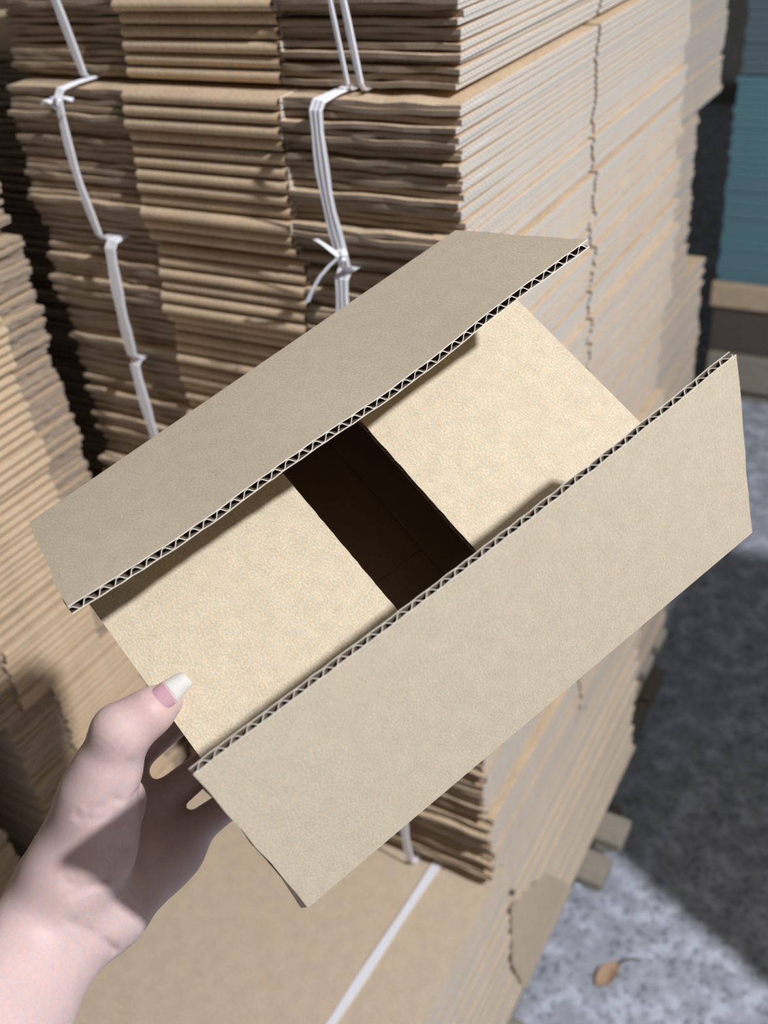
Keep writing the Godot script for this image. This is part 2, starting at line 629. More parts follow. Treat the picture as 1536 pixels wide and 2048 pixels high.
func make_hand() -> void:
	# HAND DATA
	var bones := [
		[Vector3(-0.2414, 1.1446, -0.0167), Vector3(-0.2668, 1.1326, -0.0915), 0.0260, 0.0200, 0.020],
		[Vector3(-0.2363, 1.1185, -0.0203), Vector3(-0.2646, 1.1189, -0.0933), 0.0260, 0.0210, 0.020],
		[Vector3(-0.2668, 1.1326, -0.0915), Vector3(-0.2727, 1.1386, -0.1401), 0.0200, 0.0152, 0.020],
		[Vector3(-0.2646, 1.1189, -0.0933), Vector3(-0.2678, 1.1244, -0.1446), 0.0205, 0.0165, 0.020],
		[Vector3(-0.2727, 1.1386, -0.1401), Vector3(-0.2665, 1.1527, -0.1513), 0.0150, 0.0155, 0.015],
		[Vector3(-0.2665, 1.1527, -0.1513), Vector3(-0.2574, 1.1863, -0.1700), 0.0145, 0.0105, 0.012],
		[Vector3(-0.2665, 1.1527, -0.1513), Vector3(-0.2634, 1.1592, -0.1628), 0.0130, 0.0155, 0.014],
		[Vector3(-0.2634, 1.1592, -0.1628), Vector3(-0.2574, 1.1863, -0.1700), 0.0150, 0.0110, 0.012],
		[Vector3(-0.2574, 1.1863, -0.1700), Vector3(-0.2505, 1.2090, -0.1835), 0.0108, 0.0086, 0.012],
		[Vector3(-0.2536, 1.1988, -0.1775), Vector3(-0.2505, 1.2090, -0.1835), 0.0100, 0.0084, 0.010],
		[Vector3(-0.2505, 1.2090, -0.1835), Vector3(-0.2435, 1.2141, -0.1943), 0.0085, 0.0084, 0.006],
		[Vector3(-0.2435, 1.2141, -0.1943), Vector3(-0.2409, 1.2150, -0.2017), 0.0084, 0.0066, 0.006],
		[Vector3(-0.2511, 1.2114, -0.1830), Vector3(-0.2507, 1.2123, -0.1826), 0.0054, 0.0052, 0.012],
		[Vector3(-0.3005, 1.1378, -0.2037), Vector3(-0.2799, 1.1531, -0.2420), 0.0100, 0.0078, 0.007],
		[Vector3(-0.2799, 1.1531, -0.2420), Vector3(-0.2687, 1.1608, -0.2641), 0.0078, 0.0072, 0.005],
		[Vector3(-0.2687, 1.1608, -0.2641), Vector3(-0.2592, 1.1673, -0.2829), 0.0072, 0.0062, 0.005],
		[Vector3(-0.2793, 1.1253, -0.1962), Vector3(-0.2562, 1.1413, -0.2376), 0.0092, 0.0070, 0.007],
		[Vector3(-0.2562, 1.1413, -0.2376), Vector3(-0.2427, 1.1498, -0.2630), 0.0070, 0.0064, 0.005],
		[Vector3(-0.2427, 1.1498, -0.2630), Vector3(-0.2319, 1.1567, -0.2833), 0.0064, 0.0054, 0.005],
		[Vector3(-0.2625, 1.1159, -0.1912), Vector3(-0.2401, 1.1301, -0.2288), 0.0086, 0.0064, 0.007],
		[Vector3(-0.2401, 1.1301, -0.2288), Vector3(-0.2273, 1.1374, -0.2515), 0.0064, 0.0058, 0.005],
		[Vector3(-0.2273, 1.1374, -0.2515), Vector3(-0.2164, 1.1437, -0.2707), 0.0058, 0.0048, 0.005],
		[Vector3(-0.2650, 1.1093, -0.1993), Vector3(-0.2472, 1.1207, -0.2286), 0.0082, 0.0060, 0.007],
		[Vector3(-0.2472, 1.1207, -0.2286), Vector3(-0.2378, 1.1261, -0.2453), 0.0060, 0.0054, 0.005],
		[Vector3(-0.2378, 1.1261, -0.2453), Vector3(-0.2288, 1.1313, -0.2612), 0.0054, 0.0044, 0.005],
		[Vector3(-0.2797, 1.1376, -0.1535), Vector3(-0.3005, 1.1378, -0.2037), 0.0135, 0.0112, 0.014],
		[Vector3(-0.2775, 1.1299, -0.1544), Vector3(-0.2793, 1.1253, -0.1962), 0.0135, 0.0112, 0.014],
		[Vector3(-0.2752, 1.1222, -0.1554), Vector3(-0.2625, 1.1159, -0.1912), 0.0135, 0.0112, 0.014],
		[Vector3(-0.2720, 1.1163, -0.1555), Vector3(-0.2650, 1.1093, -0.1993), 0.0135, 0.0112, 0.014],
		[Vector3(-0.2678, 1.1244, -0.1446), Vector3(-0.2625, 1.1233, -0.1586), 0.0150, 0.0145, 0.016],
		[Vector3(-0.2625, 1.1233, -0.1586), Vector3(-0.2669, 1.1167, -0.1822), 0.0145, 0.0115, 0.014],
		[Vector3(-0.2669, 1.1167, -0.1822), Vector3(-0.2650, 1.1093, -0.1993), 0.0110, 0.0066, 0.014],
		[Vector3(-0.2881, 1.1327, -0.2034), Vector3(-0.2797, 1.1376, -0.1535), 0.0080, 0.0120, 0.012],
		[Vector3(-0.2723, 1.1198, -0.1912), Vector3(-0.2775, 1.1299, -0.1544), 0.0080, 0.0120, 0.012],
		[Vector3(-0.2620, 1.1137, -0.1987), Vector3(-0.2752, 1.1222, -0.1554), 0.0080, 0.0120, 0.012],
		[Vector3(-0.2598, 1.1755, -0.1671), Vector3(-0.2703, 1.1580, -0.1848), 0.0095, 0.0100, 0.014],
		[Vector3(-0.2703, 1.1580, -0.1848), Vector3(-0.3005, 1.1378, -0.2037), 0.0095, 0.0100, 0.012],
	]
	var creases := [
		[Vector3(-0.2547, 1.1887, -0.1593), Vector3(-0.2485, 1.1884, -0.1631), Vector3(-0.2469, 1.1875, -0.1706)],
		[Vector3(-0.2571, 1.1868, -0.1562), Vector3(-0.2484, 1.1850, -0.1603), Vector3(-0.2443, 1.1871, -0.1646)],
		[Vector3(-0.2463, 1.1198, -0.1446), Vector3(-0.2492, 1.1345, -0.1403), Vector3(-0.2523, 1.1427, -0.1378), Vector3(-0.2548, 1.1495, -0.1345)],
		[Vector3(-0.2514, 1.1500, -0.1587), Vector3(-0.2540, 1.1556, -0.1472), Vector3(-0.2558, 1.1660, -0.1402)],
		[Vector3(-0.2525, 1.1476, -0.1561), Vector3(-0.2584, 1.1532, -0.1424)],
		[Vector3(-0.2550, 1.1880, -0.1873), Vector3(-0.2618, 1.1672, -0.1804), Vector3(-0.2610, 1.1520, -0.1686), Vector3(-0.2593, 1.1401, -0.1600)],
		[Vector3(-0.2459, 1.1198, -0.1448), Vector3(-0.2462, 1.1329, -0.1409)],
		[Vector3(-0.2680, 1.1428, -0.1998), Vector3(-0.2592, 1.1312, -0.1960), Vector3(-0.2583, 1.1203, -0.1878)],
		[Vector3(-0.2698, 1.1583, -0.1969), Vector3(-0.2616, 1.1520, -0.1826), Vector3(-0.2610, 1.1416, -0.1745)],
	]
	var nail_base := Vector3(-0.2401, 1.2212, -0.1923)
	var nail_tip := Vector3(-0.2322, 1.2276, -0.2068)
	var nail_normal := Vector3(0.3097, 0.7985, 0.5162)
	# HAND END
	var lo := Vector3(9, 9, 9)
	var hi := -lo
	for i in range(2, bones.size()):
		for p in [bones[i][0], bones[i][1]]:
			lo = lo.min(p); hi = hi.max(p)
	lo -= Vector3.ONE * 0.030
	hi += Vector3.ONE * 0.030
	var cell := 0.0017
	var nx := int((hi.x - lo.x) / cell) + 1
	var ny := int((hi.y - lo.y) / cell) + 1
	var nz := int((hi.z - lo.z) / cell) + 1
	var field := PackedFloat32Array()
	field.resize(nx * ny * nz)
	field.fill(0.05)
	for b in bones:
		var a: Vector3 = b[0]
		var e: Vector3 = b[1]
		var ra: float = b[2]
		var rb: float = b[3]
		var k: float = b[4]
		var m := maxf(ra, rb) + k + 0.004
		var l := (a.min(e) - Vector3.ONE * m - lo) / cell
		var h := (a.max(e) + Vector3.ONE * m - lo) / cell
		var ba := e - a
		var inv := 1.0 / maxf(ba.length_squared(), 1e-9)
		for z in range(maxi(0, int(l.z)), mini(nz, int(h.z) + 1)):
			for y in range(maxi(0, int(l.y)), mini(ny, int(h.y) + 1)):
				var row := (z * ny + y) * nx
				for x in range(maxi(0, int(l.x)), mini(nx, int(h.x) + 1)):
					var p := lo + Vector3(x, y, z) * cell - a
					var t := clampf(p.dot(ba) * inv, 0.0, 1.0)
					var d := (p - ba * t).length() - lerpf(ra, rb, t)
					if d < m:
						var v := field[row + x]
						var hh := maxf(k - absf(v - d), 0.0) / k
						field[row + x] = minf(v, d) - hh * hh * k * 0.25
	# skin folds
	for c in creases:
		for i in c.size() - 1:
			var a: Vector3 = c[i]
			var e: Vector3 = c[i + 1]
			var l := (a.min(e) - Vector3.ONE * 0.03 - lo) / cell
			var h := (a.max(e) + Vector3.ONE * 0.03 - lo) / cell
			var eye := (Vector3(0, 1.5, 0) - (a + e) * 0.5).normalized()
			var ba := e - a
			ba -= eye * ba.dot(eye)
			var inv := 1.0 / ba.length_squared()
			for z in range(maxi(0, int(l.z)), mini(nz, int(h.z) + 1)):
				for y in range(maxi(0, int(l.y)), mini(ny, int(h.y) + 1)):
					var row := (z * ny + y) * nx
					for x in range(maxi(0, int(l.x)), mini(nx, int(h.x) + 1)):
						var v := field[row + x]
						if absf(v) > 0.008:
							continue
						var p := lo + Vector3(x, y, z) * cell - a
						p -= eye * p.dot(eye)
						var t := p.dot(ba) * inv
						if t < 0.0 or t > 1.0:
							continue
						var q := p - ba * t
						field[row + x] = v + 0.0008 * exp(-q.length_squared() / 0.0000028)
	# surface nets
	var index := PackedInt32Array()
	index.resize(nx * ny * nz)
	index.fill(-1)
	var verts := PackedVector3Array()
	var corner := [0, 1, nx, nx + 1, nx * ny, nx * ny + 1, nx * ny + nx, nx * ny + nx + 1]
	var edges := [[0, 1], [2, 3], [4, 5], [6, 7], [0, 2], [1, 3], [4, 6], [5, 7], [0, 4], [1, 5], [2, 6], [3, 7]]
	var cpos := []
	for k in 8:
		cpos.append(Vector3(k & 1, (k >> 1) & 1, (k >> 2) & 1))
	for z in nz - 1:
		for y in ny - 1:
			var row := (z * ny + y) * nx
			for x in nx - 1:
				var at := row + x
				if absf(field[at]) > cell * 2.6:
					continue
				var mask := 0
				for k in 8:
					if field[at + corner[k]] < 0.0:
						mask |= 1 << k
				if mask == 0 or mask == 255:
					continue
				var sum := Vector3.ZERO
				var cnt := 0
				for ed in edges:
					var va := field[at + corner[ed[0]]]
					var vb := field[at + corner[ed[1]]]
					if (va < 0.0) != (vb < 0.0):
						sum += cpos[ed[0]].lerp(cpos[ed[1]], va / (va - vb))
						cnt += 1
				index[at] = verts.size()
				verts.append(lo + (Vector3(x, y, z) + sum / cnt) * cell)
	var tris := PackedInt32Array()
	var strides := [1, nx, nx * ny]
	for z in range(1, nz - 1):
		for y in range(1, ny - 1):
			var row := (z * ny + y) * nx
			for x in range(1, nx - 1):
				var at := row + x
				if index[at] < 0:
					continue
				var inside := field[at] < 0.0
				for k in 3:
					if inside == (field[at + strides[k]] < 0.0):
						continue
					var s1: int = strides[(k + 1) % 3]
					var s2: int = strides[(k + 2) % 3]
					var i0 := index[at]
					var i1 := index[at - s1]
					var i2 := index[at - s1 - s2]
					var i3 := index[at - s2]
					if i0 < 0 or i1 < 0 or i2 < 0 or i3 < 0:
						continue
					if inside:
						tris.append_array([i0, i2, i1, i0, i3, i2])
					else:
						tris.append_array([i0, i1, i2, i0, i2, i3])
	# two rounds of smoothing, then normals from the faces
	var normals := PackedVector3Array()
	normals.resize(verts.size())
	for i in range(0, tris.size(), 3):
		var n := (verts[tris[i + 2]] - verts[tris[i]]).cross(verts[tris[i + 1]] - verts[tris[i]])
		for k in 3:
			normals[tris[i + k]] += n
	var colors := PackedColorArray()
	colors.resize(verts.size())
	var pale := Color(0.76, 0.585, 0.57)
	var pink := Color(0.70, 0.42, 0.42)
	var warm := Color(0.66, 0.48, 0.41)
	var thumb_tip := nail_base.lerp(nail_tip, 0.5)
	for i in verts.size():
		normals[i] = normals[i].normalized()
		var p := verts[i]
		var f := noise.get_noise_3d(p.x * 2600.0, p.y * 2600.0, p.z * 2600.0) * 0.5 + 0.5
		var c := pale.lerp(pink, clampf(0.22 * f + 0.40 * exp(-p.distance_squared_to(nail_base) / 0.00014), 0.0, 1.0))
		c = c.lerp(warm, 0.25 * (noise.get_noise_3d(p.x * 700.0 + 40.0, p.y * 700.0, p.z * 700.0) * 0.5 + 0.5))
		colors[i] = c
	var arr := []
	arr.resize(Mesh.ARRAY_MAX)
	arr[Mesh.ARRAY_VERTEX] = verts
	arr[Mesh.ARRAY_NORMAL] = normals
	arr[Mesh.ARRAY_COLOR] = colors
	arr[Mesh.ARRAY_INDEX] = tris
	var mesh := ArrayMesh.new()
	mesh.add_surface_from_arrays(Mesh.PRIMITIVE_TRIANGLES, arr)
	mesh.surface_set_material(0, mats.skin)
	var o := part(numbered("person"), mesh, self)
	tag(o, "bare left hand and forearm gripping the open box, thumb on its inner flap", "person")
	# the long nail
	var ax := (nail_tip - nail_base).normalized()
	var sd := ax.cross(nail_normal).normalized()
	var length := nail_base.distance_to(nail_tip)
	var st := begin()
	var rows := 18
	var cols := 10
	var grid := []
	for i in rows + 1:
		var f := float(i) / rows
		var line := []
		for j in cols + 1:
			var g := float(j) / cols * 2.0 - 1.0
			var hw := 0.0052
			if f < 0.16:
				hw *= sqrt(clampf(1.0 - pow((0.16 - f) / 0.16, 2.0) * 0.55, 0.0, 1.0))
			if f > 0.45:
				hw *= lerpf(1.0, 0.66, (f - 0.45) / 0.55)
			if f > 0.93:
				hw *= lerpf(1.0, 0.72, (f - 0.93) / 0.07)
			var along := f * length
			if f < 0.2:
				along += 0.0016 * g * g * (1.0 - f / 0.2)
			var p := nail_base + ax * along + sd * hw * sin(g * 1.15) / sin(1.15) - nail_normal * (0.0030 * g * g) - nail_normal * 0.0012 * f * f
			line.append(p)
		grid.append(line)
	for i in rows:
		for j in cols:
			var fr := (float(i) + 0.5) / rows
			var gg := (float(j) + 0.5) / cols * 2.0 - 1.0
			var edge := 0.50 - 0.07 * gg * gg
			var col := Color(0.60, 0.36, 0.42).lerp(Color(0.74, 0.72, 0.68), clampf((fr - edge) / 0.08, 0.0, 1.0))
			if fr < 0.10:
				col = Color(0.70, 0.58, 0.58)
			st.set_color(col)
			quad(st, grid[i][j], grid[i][j + 1], grid[i + 1][j + 1], grid[i + 1][j])
			var dn := -nail_normal * 0.0008
			quad(st, grid[i][j] + dn, grid[i + 1][j] + dn, grid[i + 1][j + 1] + dn, grid[i][j + 1] + dn)
			if j == 0:
				quad(st, grid[i][0], grid[i + 1][0], grid[i + 1][0] + dn, grid[i][0] + dn)
			if j == cols - 1:
				quad(st, grid[i + 1][cols], grid[i][cols], grid[i][cols] + dn, grid[i + 1][cols] + dn)
			if i == rows - 1:
				quad(st, grid[rows][j], grid[rows][j + 1], grid[rows][j + 1] + dn, grid[rows][j] + dn)
	st.set_smooth_group(0)
	var nail := part("thumb_nail", finish([[st, mats.polished_nail]]), o)
	nail.set_meta("label", "long squared thumb nail with a pink bed and white tip")

# ---------------------------------------------------------------- pallets and piles
func pallet(label: String, at: Vector3, w: float, d: float, reach: Array, seed_: int, dark := false, group := "", fascia := false) -> void:
	var o := base("wooden_pallet", at)
	tag(o, label, "pallet", group)
	var r := RandomNumberGenerator.new()
	r.seed = seed_
	var m: Material = mats.dark_pallet_wood if dark else mats.grey_pallet_wood
	var z := 0.0
	var i := 0
	while z < d - 0.03:
		var bw := 0.056
		var st := begin()
		var ext: float = reach[i % reach.size()]
		add_box(st, Vector3(0, 0.118, -z - bw), Vector3(w + ext, 0.139, -z), 0.003)
		part("deck_board", finish([[st, m]]), o)
		z += bw + 0.024
		i += 1
	if fascia:
		var sf := begin()
		add_box(sf, Vector3(0.0, 0.035, 0.001), Vector3(w, 0.139, 0.018), 0.003)
		part("fascia_board", finish([[sf, m]]), o)
	for x in [0.02, w * 0.5 - 0.045, w - 0.11]:
		var st := begin()
		add_box(st, Vector3(x, 0.022, -d + 0.01), Vector3(x + 0.09, 0.1175, -0.01), 0.003)
		part("stringer", finish([[st, m]]), o)
	for zz in [0.0, d * 0.5 - 0.05, d - 0.1]:
		var st := begin()
		add_box(st, Vector3(0, 0.0, -zz - 0.1), Vector3(w, 0.0215, -zz), 0.003)
		part("bottom_board", finish([[st, m]]), o)

func _ready() -> void:
	rng.seed = 5
	noise.seed = 12
	noise.frequency = 0.02
	# ---- camera
	var cam := Camera3D.new()
	cam.name = "camera"
	add_child(cam)
	cam.transform = Transform3D(Basis(Vector3(0.868632, -0.084649, -0.488174), Vector3(-0.217158, 0.820569, -0.528686), Vector3(0.445333, 0.565244, 0.694390)).orthonormalized(), Vector3(0, 1.5, 0))
	cam.fov = rad_to_deg(2.0 * atan(1024.0 / 2050.0))
	cam.near = 0.02
	cam.far = 60.0
	var att := CameraAttributesPhysical.new()
	att.frustum_focus_distance = 0.43
	att.frustum_focal_length = 6.0
	att.exposure_aperture = 1.8
	cam.attributes = att
	cam.fov = rad_to_deg(2.0 * atan(1024.0 / 2050.0))
	cam.current = true
	# ---- environment and exposure
	var we := WorldEnvironment.new()
	we.name = "surroundings"
	var env := Environment.new()
	env.background_mode = Environment.BG_COLOR
	env.background_color = Color(0.02, 0.02, 0.022)
	env.tonemap_mode = Environment.TONE_MAPPER_LINEAR
	env.tonemap_exposure = 1.0
	env.sdfgi_enabled = true
	env.ssao_enabled = true
	env.ssil_enabled = true
	we.environment = env
	add_child(we)
	# ---- lamps: one bright bulb hanging near by, and a dim fill bulb added behind the camera
	make_materials()
	lamp(Vector3(1.545, 3.05, -0.30), 8.8, Color(0.985, 0.985, 1.0), 0.046, "bright bulb hanging over the aisle to the right of the piles")
	lamp(Vector3(-0.9, 3.3, 2.4), 0.09, Color(1.0, 0.97, 0.93), 0.04, "dim fill bulb added behind the camera to brighten the fronts of the piles")
	# ---- room
	var room := [["floor", Vector3(-4.2, -0.2, -6.2), Vector3(4.2, 0, 5.2)], ["ceiling", Vector3(-4.2, 4.0, -6.2), Vector3(4.2, 4.2, 5.2)], ["wall_left", Vector3(-4.2, 0.0, -6.2), Vector3(-4.0, 4.0, 5.2)], ["wall_right", Vector3(4.0, 0.0, -6.2), Vector3(4.2, 4.0, 5.2)], ["wall_back", Vector3(-4.0, 0.0, -6.2), Vector3(4.0, 4.0, -6.0)], ["wall_front", Vector3(-4.0, 0.0, 5.0), Vector3(4.0, 4.0, 5.2)]]
	for q in room:
		var st := begin()
		add_box(st, q[1], q[2])
		struct(q[0], finish([[st, mats.concrete_floor if q[0] == "floor" else mats.grey_plaster]]))
	# ---- the box and the hand
	make_box()
	make_hand()
	piles()

func lamp(at: Vector3, energy: float, c: Color, r: float, label: String) -> void:
	var o := base("hanging_lamp", at)
	tag(o, label, "lamp")
	var sm := SphereMesh.new()
	sm.radius = r
	sm.height = r * 2.0
	sm.radial_segments = 24
	sm.rings = 12
	var gm := StandardMaterial3D.new()
	gm.emission_enabled = true
	gm.emission = c
	gm.emission_energy_multiplier = 3.0
	sm.material = gm
	part("bulb", sm, o)
	var st := begin()
	add_tube(st, [Vector3(0, r * 0.9, 0), Vector3(0, r * 0.9 + 0.05, 0)], 0.018, 0.02, 12)
	add_tube(st, [Vector3(0, r * 0.9 + 0.05, 0), Vector3(0, 4.0 - at.y, 0)], 0.004, 0.004, 6)
	part("lamp_cord", finish([[st, mats.dark_pallet_wood]]), o)
	var l := OmniLight3D.new()
	l.name = "lamp_light"
	o.add_child(l)
	l.light_energy = energy
	l.light_color = c
	l.light_size = r
	l.omni_range = 14.0
	l.omni_attenuation = 2.0
	l.shadow_enabled = true

func piles() -> void:
	# ---- main pile: folds face the camera, corrugated edges face right
	var main_m := flat_boxes(0.43, 0.57, 0.135, 0.145, 0.275, 0.0086, 100, 9)
	var gm := "tied bundles of the middle pile"
	var spec := [
		# y0, height, x shift, z shift, turn, label
		[0.482, 0.115, 0.002, -0.004, 0.00, "lowest bundle of the middle pile, its dark layered front peeking out below the held box"],
		[0.599, 0.118, -0.003, 0.001, 0.01, "second bundle from the bottom of the middle pile of flattened boxes, behind the held box"],
		[0.720, 0.122, 0.002, -0.003, -0.008, "third bundle from the bottom of the middle pile of flattened boxes, behind the held box"],
		[0.845, 0.122, -0.002, 0.002, 0.006, "fourth bundle from the bottom of the middle pile, mostly hidden by the held box"],
		[0.970, 0.124, 0.000, -0.002, -0.006, "strapped bundle of flattened boxes in the middle pile, just above the raised far flap"],
		[1.097, 0.112, 0.004, 0.000, 0.01, "strapped bundle of flattened boxes directly under the one with knotted strap tails"],
		[1.212, 0.122, 0.000, 0.002, 0.00, "strapped bundle of flattened boxes with knotted strap tails and its smooth top sheet showing"],
		[1.337, 0.168, -0.008, -0.027, -0.006, "topmost strapped bundle of the middle pile, cut off by the frame's top edge"],
	]
	for i in spec.size():
		var s: Array = spec[i]
		var o := bundle("flat_box_bundle", s[5], gm, main_m, Vector3(-0.5345 + s[2], s[0], -0.634 + s[3]), s[4], s[1], 0.0094, 300 + i, 0.0050, 0.0014)
		var h: float = s[1]
		if i == 0:
			o.get_child(0).position.z -= 0.03
		match i:
			7:
				strap(o, -0.124, -0.152, h, 0.57, 0.0085, 0.008)
				strap(o, 0.142, 0.122, h, 0.57, 0.005, 0.008)
				strap(o, 0.131, 0.112, h, 0.57, 0.0035, 0.008)
			6:
				strap(o, -0.128, -0.136, h, 0.57, 0.0085, 0.008, -0.003)
				knot(o, Vector3(-0.136, h - 0.008, 0.008), [Vector3(-0.010, -0.001, 0.002), Vector3(0.022, 0.003, 0.0)], 0.005)
				strap(o, 0.122, 0.112, h, 0.57, 0.0115, 0.008, -0.003)
				knot(o, Vector3(0.122, 0.014, 0.008), [Vector3(-0.017, 0.013, 0.004), Vector3(-0.028, -0.036, 0.010)], 0.0048)
			5:
				strap(o, -0.129, -0.124, h, 0.57, 0.0125, 0.008)
				strap(o, 0.108, 0.112, h, 0.57, 0.0125, 0.009)
			4:
				strap(o, -0.120, -0.128, h, 0.57, 0.0125, 0.009)
				strap(o, 0.118, 0.114, h, 0.57, 0.012, 0.008)
			_:
				strap(o, -0.118, -0.121, h, 0.57, 0.011, 0.008)
				strap(o, 0.115, 0.112, h, 0.57, 0.011, 0.008)
	# ---- the wide bundles that the middle pile stands on
	face_mat = mats.smooth_kraft_sheet
	var wide_m := flat_boxes(0.432, 1.02, 0.12, 0.12, 0.53, 0.0068, 140, 4, 0.4, 0.0002)
	var notched := flat_boxes(0.432, 1.02, 0.12, 0.12, 0.53, 0.0068, 145, 1, 0.4, 0.009)
	face_mat = null
	var gw := "wide bundles under the middle pile"
	bundle("wide_box_bundle", "lower wide bundle of large flattened boxes lying directly on the pallet boards", gw, wide_m, Vector3(-0.537, 0.140, -0.17), 0.0, 0.166, 0.0075, 401, 0.003, 0.002)
	var wb := bundle("wide_box_bundle", "upper wide bundle of large flattened boxes, smooth kraft top crossed by one white strap", gw, wide_m, Vector3(-0.537, 0.307, -0.17), 0.0, 0.172, 0.0075, 402, 0.003, 0.002)
	for k in range(9, 13):
		(wb.get_child(k) as MeshInstance3D).mesh = notched[0]
	var st := begin()
	var pts := []
	for k in 13:
		var f := k / 12.0
		pts.append(Vector3(lerpf(0.1495, 0.1225, f), 0.1732 + 0.0008 * sin(f * 9.0), lerpf(-0.52, 0.0, f)))
	pts.append(Vector3(0.122, 0.165, 0.006))
	pts.append(Vector3(0.122, 0.02, 0.006))
	add_ribbon(st, pts, Vector3.RIGHT, 0.0105, 0.0016)
	part("strap", finish([[st, mats.white_strap_plastic]]), wb)
	# a loose flap folded down over the right side
	st = begin()
	var poly := [Vector2(-0.725, 0.150), Vector2(-0.905, 0.150), Vector2(-0.80, 0.315), Vector2(-0.688, 0.385), Vector2(-0.686, 0.268)]
	for lay in [-0.3185, -0.3155]:
		for k in range(1, poly.size() - 1):
			tri(st, Vector3(lay, poly[0].y, poly[0].x), Vector3(lay, poly[k].y, poly[k].x), Vector3(lay, poly[k + 1].y, poly[k + 1].x))
	for k in poly.size():
		var a: Vector2 = poly[k]
		var b: Vector2 = poly[(k + 1) % poly.size()]
		quad(st, Vector3(-0.3185, a.y, a.x), Vector3(-0.3185, b.y, b.x), Vector3(-0.3155, b.y, b.x), Vector3(-0.3155, a.y, a.x))
	var lf := part(numbered("loose_cardboard"), finish([[st, mats.smooth_kraft_sheet]]), self)
	tag(lf, "plain tan piece of cardboard hanging down against the corrugated side just above the lit floor", "cardboard")
	# ---- pallet under it
	pallet("weathered wooden pallet under the middle pile, two grey board ends sticking out", Vector3(-0.745, 0, -0.214), 0.420, 0.97, [0.0, -0.01, 0.0, -0.015, 0.0, -0.01, 0.0, -0.01, 0.0, 0.044, 0.047, 0.0], 61)
	# ---- left pile: folds face right
	var left_m := flat_boxes(0.228, 0.40, 0.062, 0.050, 0.20, 0.0084, 160, 7)
	var ln_m := flat_boxes(0.30, 0.40, 0.055, 0.050, 0.20, 0.0084, 170, 6)
	var gl := "bundles of the left pile"
	var ys := [0.141, 0.268, 0.395, 0.520, 0.640, 0.756, 0.872, 0.985, 1.095, 1.210, 1.325]
	for i in ys.size() - 1:
		var h: float = ys[i + 1] - ys[i] - 0.002
		var words: String = ["lowest", "second lowest", "third lowest", "fourth lowest", "fifth lowest", "fifth highest", "fourth highest", "third highest", "second highest", "topmost"][i]
		bundle("left_box_bundle", "%s bundle of flattened boxes in the left pile, column farther from the hand" % words, gl, left_m, Vector3(-0.757 + rng.randf_range(-0.004, 0.003), ys[i], (-0.545 if i < 5 else -0.500) + rng.randf_range(-0.006, 0.006)), PI / 2 + rng.randf_range(-0.02, 0.02), h, 0.0092, 500 + i, 0.0045, 0.002)
		bundle("left_box_bundle", "%s bundle of flattened boxes in the left pile, column nearer the hand" % words, gl, ln_m, Vector3(-0.757 + rng.randf_range(-0.004, 0.003), ys[i], -0.230 + rng.randf_range(-0.006, 0.006)), PI / 2 + rng.randf_range(-0.02, 0.02), h, 0.0092, 520 + i, 0.0045, 0.002)
	pallet("wooden pallet under the left pile of flattened boxes", Vector3(-1.17, 0, -0.08), 0.405, 0.53, [0.0], 62)
	# ---- dark pile in the gap behind the left pile
	var gap_m := flat_boxes(0.40, 0.50, 0.12, 0.12, 0.25, 0.0066, 180, 5)
	var y := 0.14
	for i in 5:
		bundle("shadowed_box_bundle", "%s bundle of flattened boxes in the dark gap between the left and middle piles" % ["lowest", "second lowest", "middle", "second highest", "topmost"][i], "bundles in the dark gap", gap_m, Vector3(-0.985 + 0.004 * (i % 2), y, -0.70 - 0.006 * (i % 3)), 0.01 * (i % 3 - 1), 0.238, 0.0080, 540 + i)
		y += 0.242
	pallet("wooden pallet under the boxes in the dark gap", Vector3(-1.18, 0, -0.72), 0.395, 0.48, [0.0], 63)
	# ---- pile behind the middle one, at its right end
	edge_mat = mats.grey_cut_edge
	var rear_m := flat_boxes(0.40, 0.31, 0.12, 0.12, 0.155, 0.0078, 200, 4, 1.0, 0.0002)
	var rear_s := flat_boxes(0.40, 0.25, 0.12, 0.12, 0.125, 0.0078, 210, 3, 1.0, 0.0002)
	edge_mat = null
	var gr := "bundles of the rear pile"
	# y, height, x and z shift, turn, depth set, which
	var rs := [[0.14, 0.115, 0.0, -1.235, 0.0, 0, "lowest"], [0.257, 0.115, 0.002, -1.24, 0.01, 0, "second lowest"], [0.374, 0.130, -0.004, -1.24, 0.0, 0, "third lowest"], [0.506, 0.130, 0.0, -1.25, 0.01, 0, "fourth lowest"], [0.638, 0.118, 0.0, -1.30, 0.02, 0, "middle"], [0.758, 0.120, -0.004, -1.27, -0.02, 0, "fourth highest"], [0.880, 0.054, -0.002, -1.232, 0.0, 1, "third highest"], [0.936, 0.196, 0.0, -1.236, 0.02, 1, "second highest"], [1.135, 0.190, 0.003, -1.228, -0.03, 0, "topmost"]]
	for s in rs:
		var o := bundle("rear_box_bundle", "%s bundle in the narrow pale pile of flattened boxes behind the middle pile" % s[6], gr, rear_m if s[5] == 0 else rear_s, Vector3(-0.568 + s[2], s[0], s[3]), s[4], s[1], 0.0092, 600 + int(s[0] * 100), 0.003, 0.002)
		if s[6] == "middle":
			var s2 := begin()
			var q := []
			for k in 15:
				var f := k / 14.0
				q.append(Vector3(0.208 + 0.05 * sin(PI * f), 0.105 - 0.055 * f, 0.03 - 0.10 * sin(PI * f * 0.85)))
			add_ribbon(s2, q, Vector3(0, 1, 0.3), 0.015, 0.002)
			part("strap", finish([[s2, mats.white_strap_plastic]]), o)
	pallet("wooden pallet under the narrow rear pile", Vector3(-0.76, 0, -1.24), 0.40, 0.31, [0.0], 64)
	# ---- teal stack far back on two pallets
	pallet("dim grey wooden pallet with a fascia board under the stack of teal boards", Vector3(-0.60, 0, -2.74), 0.85, 0.8, [0.0], 70, false, "", true)
	var bd := begin()
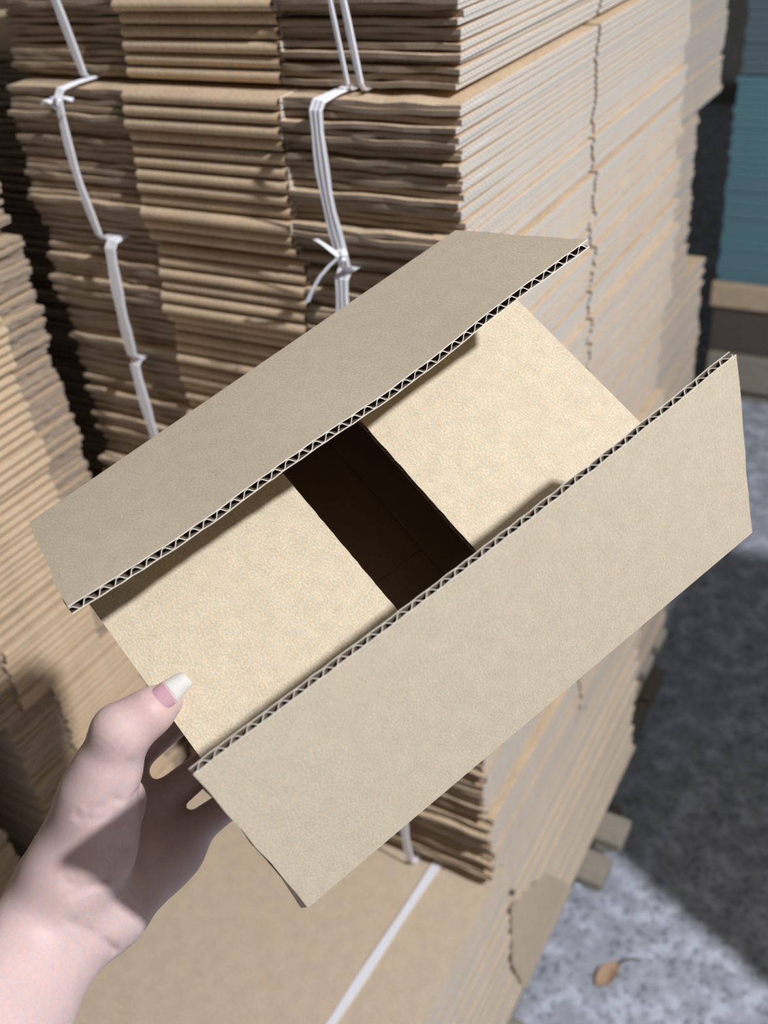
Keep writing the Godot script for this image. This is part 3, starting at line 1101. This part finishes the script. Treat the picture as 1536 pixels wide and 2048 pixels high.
	add_box(bd, Vector3(-0.605, 0.1397, -3.50), Vector3(0.25, 0.279, -2.745), 0.004)
	var db := part(numbered("dark_crate_base"), finish([[bd, mats.dark_pallet_wood]]), self)
	tag(db, "dark grey-brown wooden base between the dim pallet and the pale beige board", "board")
	var bm := begin()
	add_box(bm, Vector3(-0.61, 0.2792, -3.50), Vector3(0.26, 0.350, -2.73), 0.004)
	var bs := part(numbered("pale_board"), finish([[bm, mats.stacked_kraft]]), self)
	tag(bs, "thick pale beige board directly under the stack of teal boards", "board")
	for j in 2:
		var o := base("teal_board_stack", Vector3(-0.60 + 0.008 * j, 0.351 + 0.535 * j, -2.74))
		tag(o, ["stack of teal boards with fine level lines at the right edge", "grey-teal stack of boards on top of the brighter teal one, upper right corner"][j], "boards")
		var r := RandomNumberGenerator.new()
		r.seed = 80 + j
		for k in 30:
			var s3 := begin()
			add_box(s3, Vector3(0, 0, -0.74), Vector3(0.84, 0.0172, 0), 0.0015)
			part("board", finish([[s3, mats.teal_board if j == 0 else mats.grey_teal_board]]), o, Vector3(r.randf_range(-0.004, 0.004), k * 0.0177, r.randf_range(-0.003, 0.003)))
	# ---- a pile out of the frame to the right, whose shadow lies across the floor
	var side_m := flat_boxes(0.56, 0.46, 0.14, 0.14, 0.23, 0.0066, 220, 2)
	for i in 6:
		bundle("aisle_box_bundle", "%s bundle of flattened boxes in the pile across the aisle" % ["lowest", "second lowest", "third lowest", "third highest", "second highest", "topmost"][i], "bundles across the aisle", side_m, Vector3(0.30, 0.14 + 0.165 * i, -1.11), -PI / 2, 0.164, 0.0105, 700 + i)
	pallet("wooden pallet under the pile across the aisle", Vector3(0.33, 0, -0.84), 0.45, 0.52, [0.0], 66)
	# ---- litter on the floor
	leaf()

func leaf() -> void:
	var o := base("dry_leaf", Vector3(-0.2465, 0.0015, -0.884), 0.0)
	tag(o, "small dry tan leaf with a thin stalk lying on the lit concrete floor", "leaf")
	var ax := Vector3(0.20, 0, -0.60).normalized()
	var sd := Vector3(ax.z, 0, -ax.x) * -1.0
	var st := begin()
	var prev := []
	for i in 11:
		var f := i / 10.0
		var w := 0.0135 * pow(sin(PI * clampf(f * 0.93 + 0.05, 0, 1)), 0.7)
		var c := -ax * 0.028 + ax * 0.05 * f
		var row := []
		for j in 7:
			var g := j / 3.0 - 1.0
			row.append(c + sd * g * w + Vector3.UP * (0.001 + 0.006 * g * g + 0.004 * f * f + 0.0015 * sin(f * 9.0 + g * 3.0)))
		if i > 0:
			for j in 6:
				quad(st, prev[j], prev[j + 1], row[j + 1], row[j])
		prev = row
	part("blade", finish([[st, mats.dry_leaf]]), o)
	st = begin()
	add_tube(st, [ax * 0.020 + Vector3.UP * 0.004, ax * 0.034 + sd * 0.004 + Vector3.UP * 0.005, ax * 0.046 + sd * 0.012 + Vector3.UP * 0.003, ax * 0.054 + sd * 0.022 + Vector3.UP * 0.002], 0.0022, 0.0011, 6)
	part("stalk", finish([[st, mats.dark_pallet_wood]]), o)
